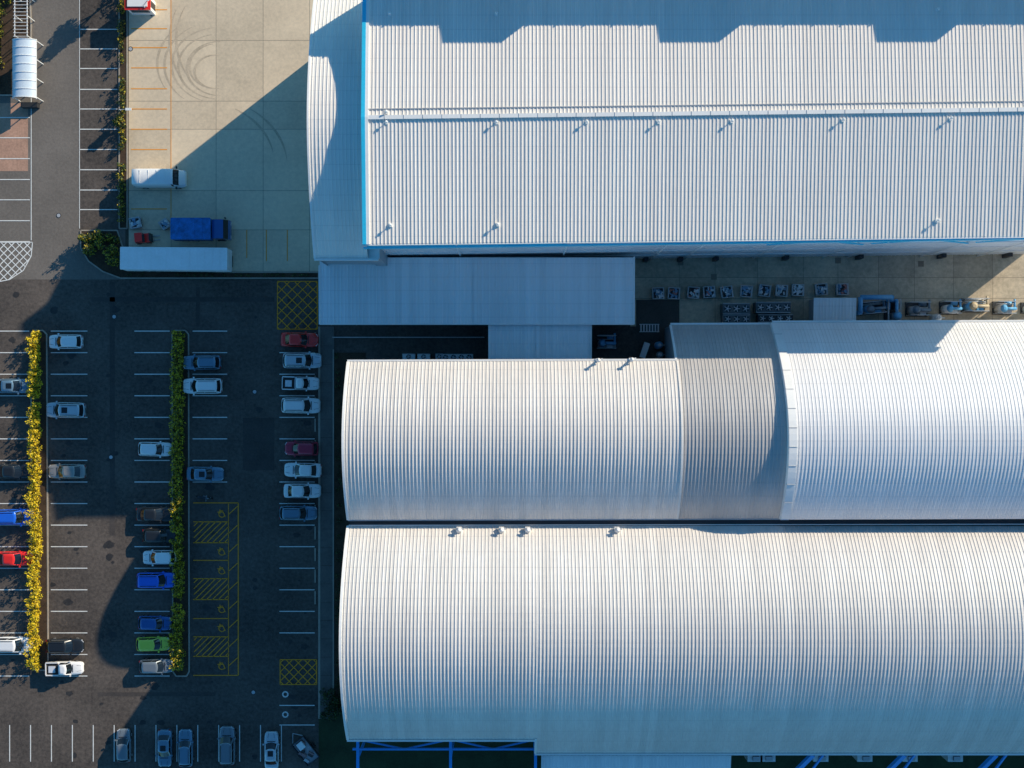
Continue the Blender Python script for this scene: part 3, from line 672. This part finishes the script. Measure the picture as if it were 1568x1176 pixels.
for j in range(20): mb.beam((c0[0]-1.3,c0[1]+3.9+j*.42,2.38),(c0[0]+.5,c0[1]+3.9+j*.42,2.38),.05,.05,0)
mb.build('pergola')
mb=MB([PA['red'],DARK,RIM]); mb.box(-.9,.9,-.55,.55,.35,1.0,0); mb.box(-.8,.3,-.45,.45,1.0,1.1,1); mb.beam((.2,-.5,1.0),(.2,-.5,2.0),.07,.07,1);mb.beam((.2,.5,1.0),(.2,.5,2.0),.07,.07,1);mb.beam((-.6,-.5,1.0),(-.6,-.5,2.0),.07,.07,1);mb.beam((-.6,.5,1.0),(-.6,.5,2.0),.07,.07,1)
mb.box(-.65,.25,-.55,.55,2.0,2.06,0)
for x in(-.6,.6):
    for s in(-1,1): mb.cyl((x,s*.4,.3),(x,s*.6,.3),.3,None,1,12)
mb.box(.95,1.05,-.5,.5,.1,1.6,1); mb.beam((1.0,-.25,.08),(1.9,-.25,.08),.12,.05,2); mb.beam((1.0,.25,.08),(1.9,.25,.08),.12,.05,2)
mb.build('forklift',None,(*P(216,364,1)[:2],.03),math.radians(5),bevel=.03)
crate(207,341,[cw,cbx],.6,.2); crate(252,343,[cbx,cw],.5,.6)
mb=MB([TYRE,DARK,RIM,PA['black']])
for x in(-.7,.7):
    for k in range(14):
        a0=2*math.pi*k/14;a1=2*math.pi*(k+1)/14; mb.beam((x+.29*math.cos(a0),0,.31+.29*math.sin(a0)),(x+.29*math.cos(a1),0,.31+.29*math.sin(a1)),.12,.08,0)
    mb.cyl((x,-.06,.31),(x,.06,.31),.1,None,2,8)
mb.beam((-.7,0,.4),(.3,0,.6),.22,.2,1); mb.beam((-.1,0,.82),(.4,0,.88),.32,.22,3); mb.beam((-.75,0,.8),(-.1,0,.8),.26,.1,1); mb.beam((.35,0,1.0),(.7,0,.31),.08,.08,2)
mb.beam((.38,-.38,1.02),(.38,.38,1.02),.05,.05,2); mb.cyl((.5,0,.9),(.6,0,.9),.11,None,2,10); mb.box(-.15,.3,-.2,.2,.3,.6,2)
mb.build('motorcycle',None,(*P(312,762,.5)[:2],.03),math.radians(-8))
mb=MB([DARK,GALV,TYRE,mat('load',(.30,.18,.17),.7,var=.4,s2=5),WHITE])
mb.box(-1.7,1.5,-.9,.9,.5,.58,1)
for s in(-1,1): mb.box(-1.7,1.5,s*.9-.04,s*.9+.04,.55,1.0,0); mb.cyl((-.2,s*.95,.35),(-.2,s*1.15,.35),.35,None,2,14); mb.beam((1.5,s*.8,.5),(2.5,0,.5),.08,.08,1)
mb.box(-1.74,-1.66,-.9,.9,.55,1.0,0); mb.box(1.46,1.54,-.9,.9,.55,1.3,0)
for _ in range(10):
    x=random.uniform(-1.3,1.0);y=random.uniform(-.6,.6); mb.beam((x-.3,y,.8),(x+.3,y+.2,.9),.3,.25,random.choice([3,3,0,1]))
mb.box(.3,1.2,-.4,.4,.9,1.15,4)
mb.build('utility_trailer',None,(*P(467,1149,.6)[:2],.03),math.radians(128))
def lamp(px,py,h=6,ang=0):
    a=P(px,py); mb=MB([GALV,WHITE,DARK]); mb.cyl((0,0,0),(0,0,h),.10,.06,0,8); mb.box(-.2,.2,-.2,.2,0,.06,2)
    mb.beam((0,0,h-.1),(1.0,0,h+.1),.07,.07,0); mb.box(.8,1.5,-.15,.15,h+.04,h+.16,1); mb.build('street_lamp',None,(a[0],a[1],.02),ang)
lamp(232,22,3.5,.8); lamp(189,172,1.6,0)
mb=MB([WHITE,PA['red'],GLASS,DARK]); mb.box(-1.5,1.3,-.8,.8,.03,2.5,0); mb.box(-1.65,1.45,-.95,.95,2.5,2.7,1); mb.box(-1.3,1.1,-.6,.6,2.71,2.85,0)
mb.box(-1.2,1.0,-.82,-.8,1.1,2.0,2); mb.box(1.3,1.32,-.4,.4,.1,2.1,3); mb.build('security_booth',None,(*P(207,-2,2.6)[:2],0),bevel=.02)
mb=MB([KERB])
for i in range(13):
    a=P(486,505+33*i+14); mb.box(a[0]-.35,a[0]-.17,a[1]-.8,a[1]+.8,.02,.12)
mb.build('wheel_stops')
mb=MB([DARK,GALV])
for px,py in ((175,485),(388,1060),(200,75),(90,330),(170,700),(390,600)):
    a=P(px,py); mb.cyl((a[0],a[1],.02),(a[0],a[1],.045),.3,None,0,16); mb.cyl((a[0],a[1],.045),(a[0],a[1],.05),.22,None,1,16)
mb.build('manhole_covers')
# ------------------------------------------------------------ light and camera
EL=math.atan(.277*ZS); d=Vector((math.cos(EL)*.788,math.cos(EL)*.616,math.sin(EL)))
s=bpy.data.lights.new('sun','SUN'); s.energy=5; s.angle=math.radians(.5); s.color=(1,.875,.68)
so=bpy.data.objects.new('sun',s); sc.collection.objects.link(so); so.rotation_euler=d.to_track_quat('Z','Y').to_euler()
w=bpy.data.worlds.new('World'); sc.world=w; w.use_nodes=True; nt=w.node_tree
sk=nt.nodes.new('ShaderNodeTexSky'); sk.sky_type='NISHITA'; sk.sun_disc=False; sk.sun_elevation=EL; sk.sun_rotation=math.atan2(.788,.616)
sk.ozone_density=3; sk.dust_density=.4
mx=nt.nodes.new('ShaderNodeMix'); mx.data_type='RGBA'; mx.blend_type='MULTIPLY'; mx.inputs[0].default_value=1; mx.inputs[7].default_value=(.42,.97,1.20,1)
nt.links.new(sk.outputs[0],mx.inputs[6]); nt.links.new(mx.outputs[2],nt.nodes['Background'].inputs[0]); nt.nodes['Background'].inputs[1].default_value=.118
sc.view_settings.view_transform='Standard'; sc.view_settings.look='None'; sc.view_settings.exposure=0
c=bpy.data.cameras.new('camera'); c.sensor_width=36; c.lens=36*H*ZS/(1568*K); c.clip_end=3000
co=bpy.data.objects.new('camera',c); sc.collection.objects.link(co); co.location=(0,0,H*ZS); sc.camera=co
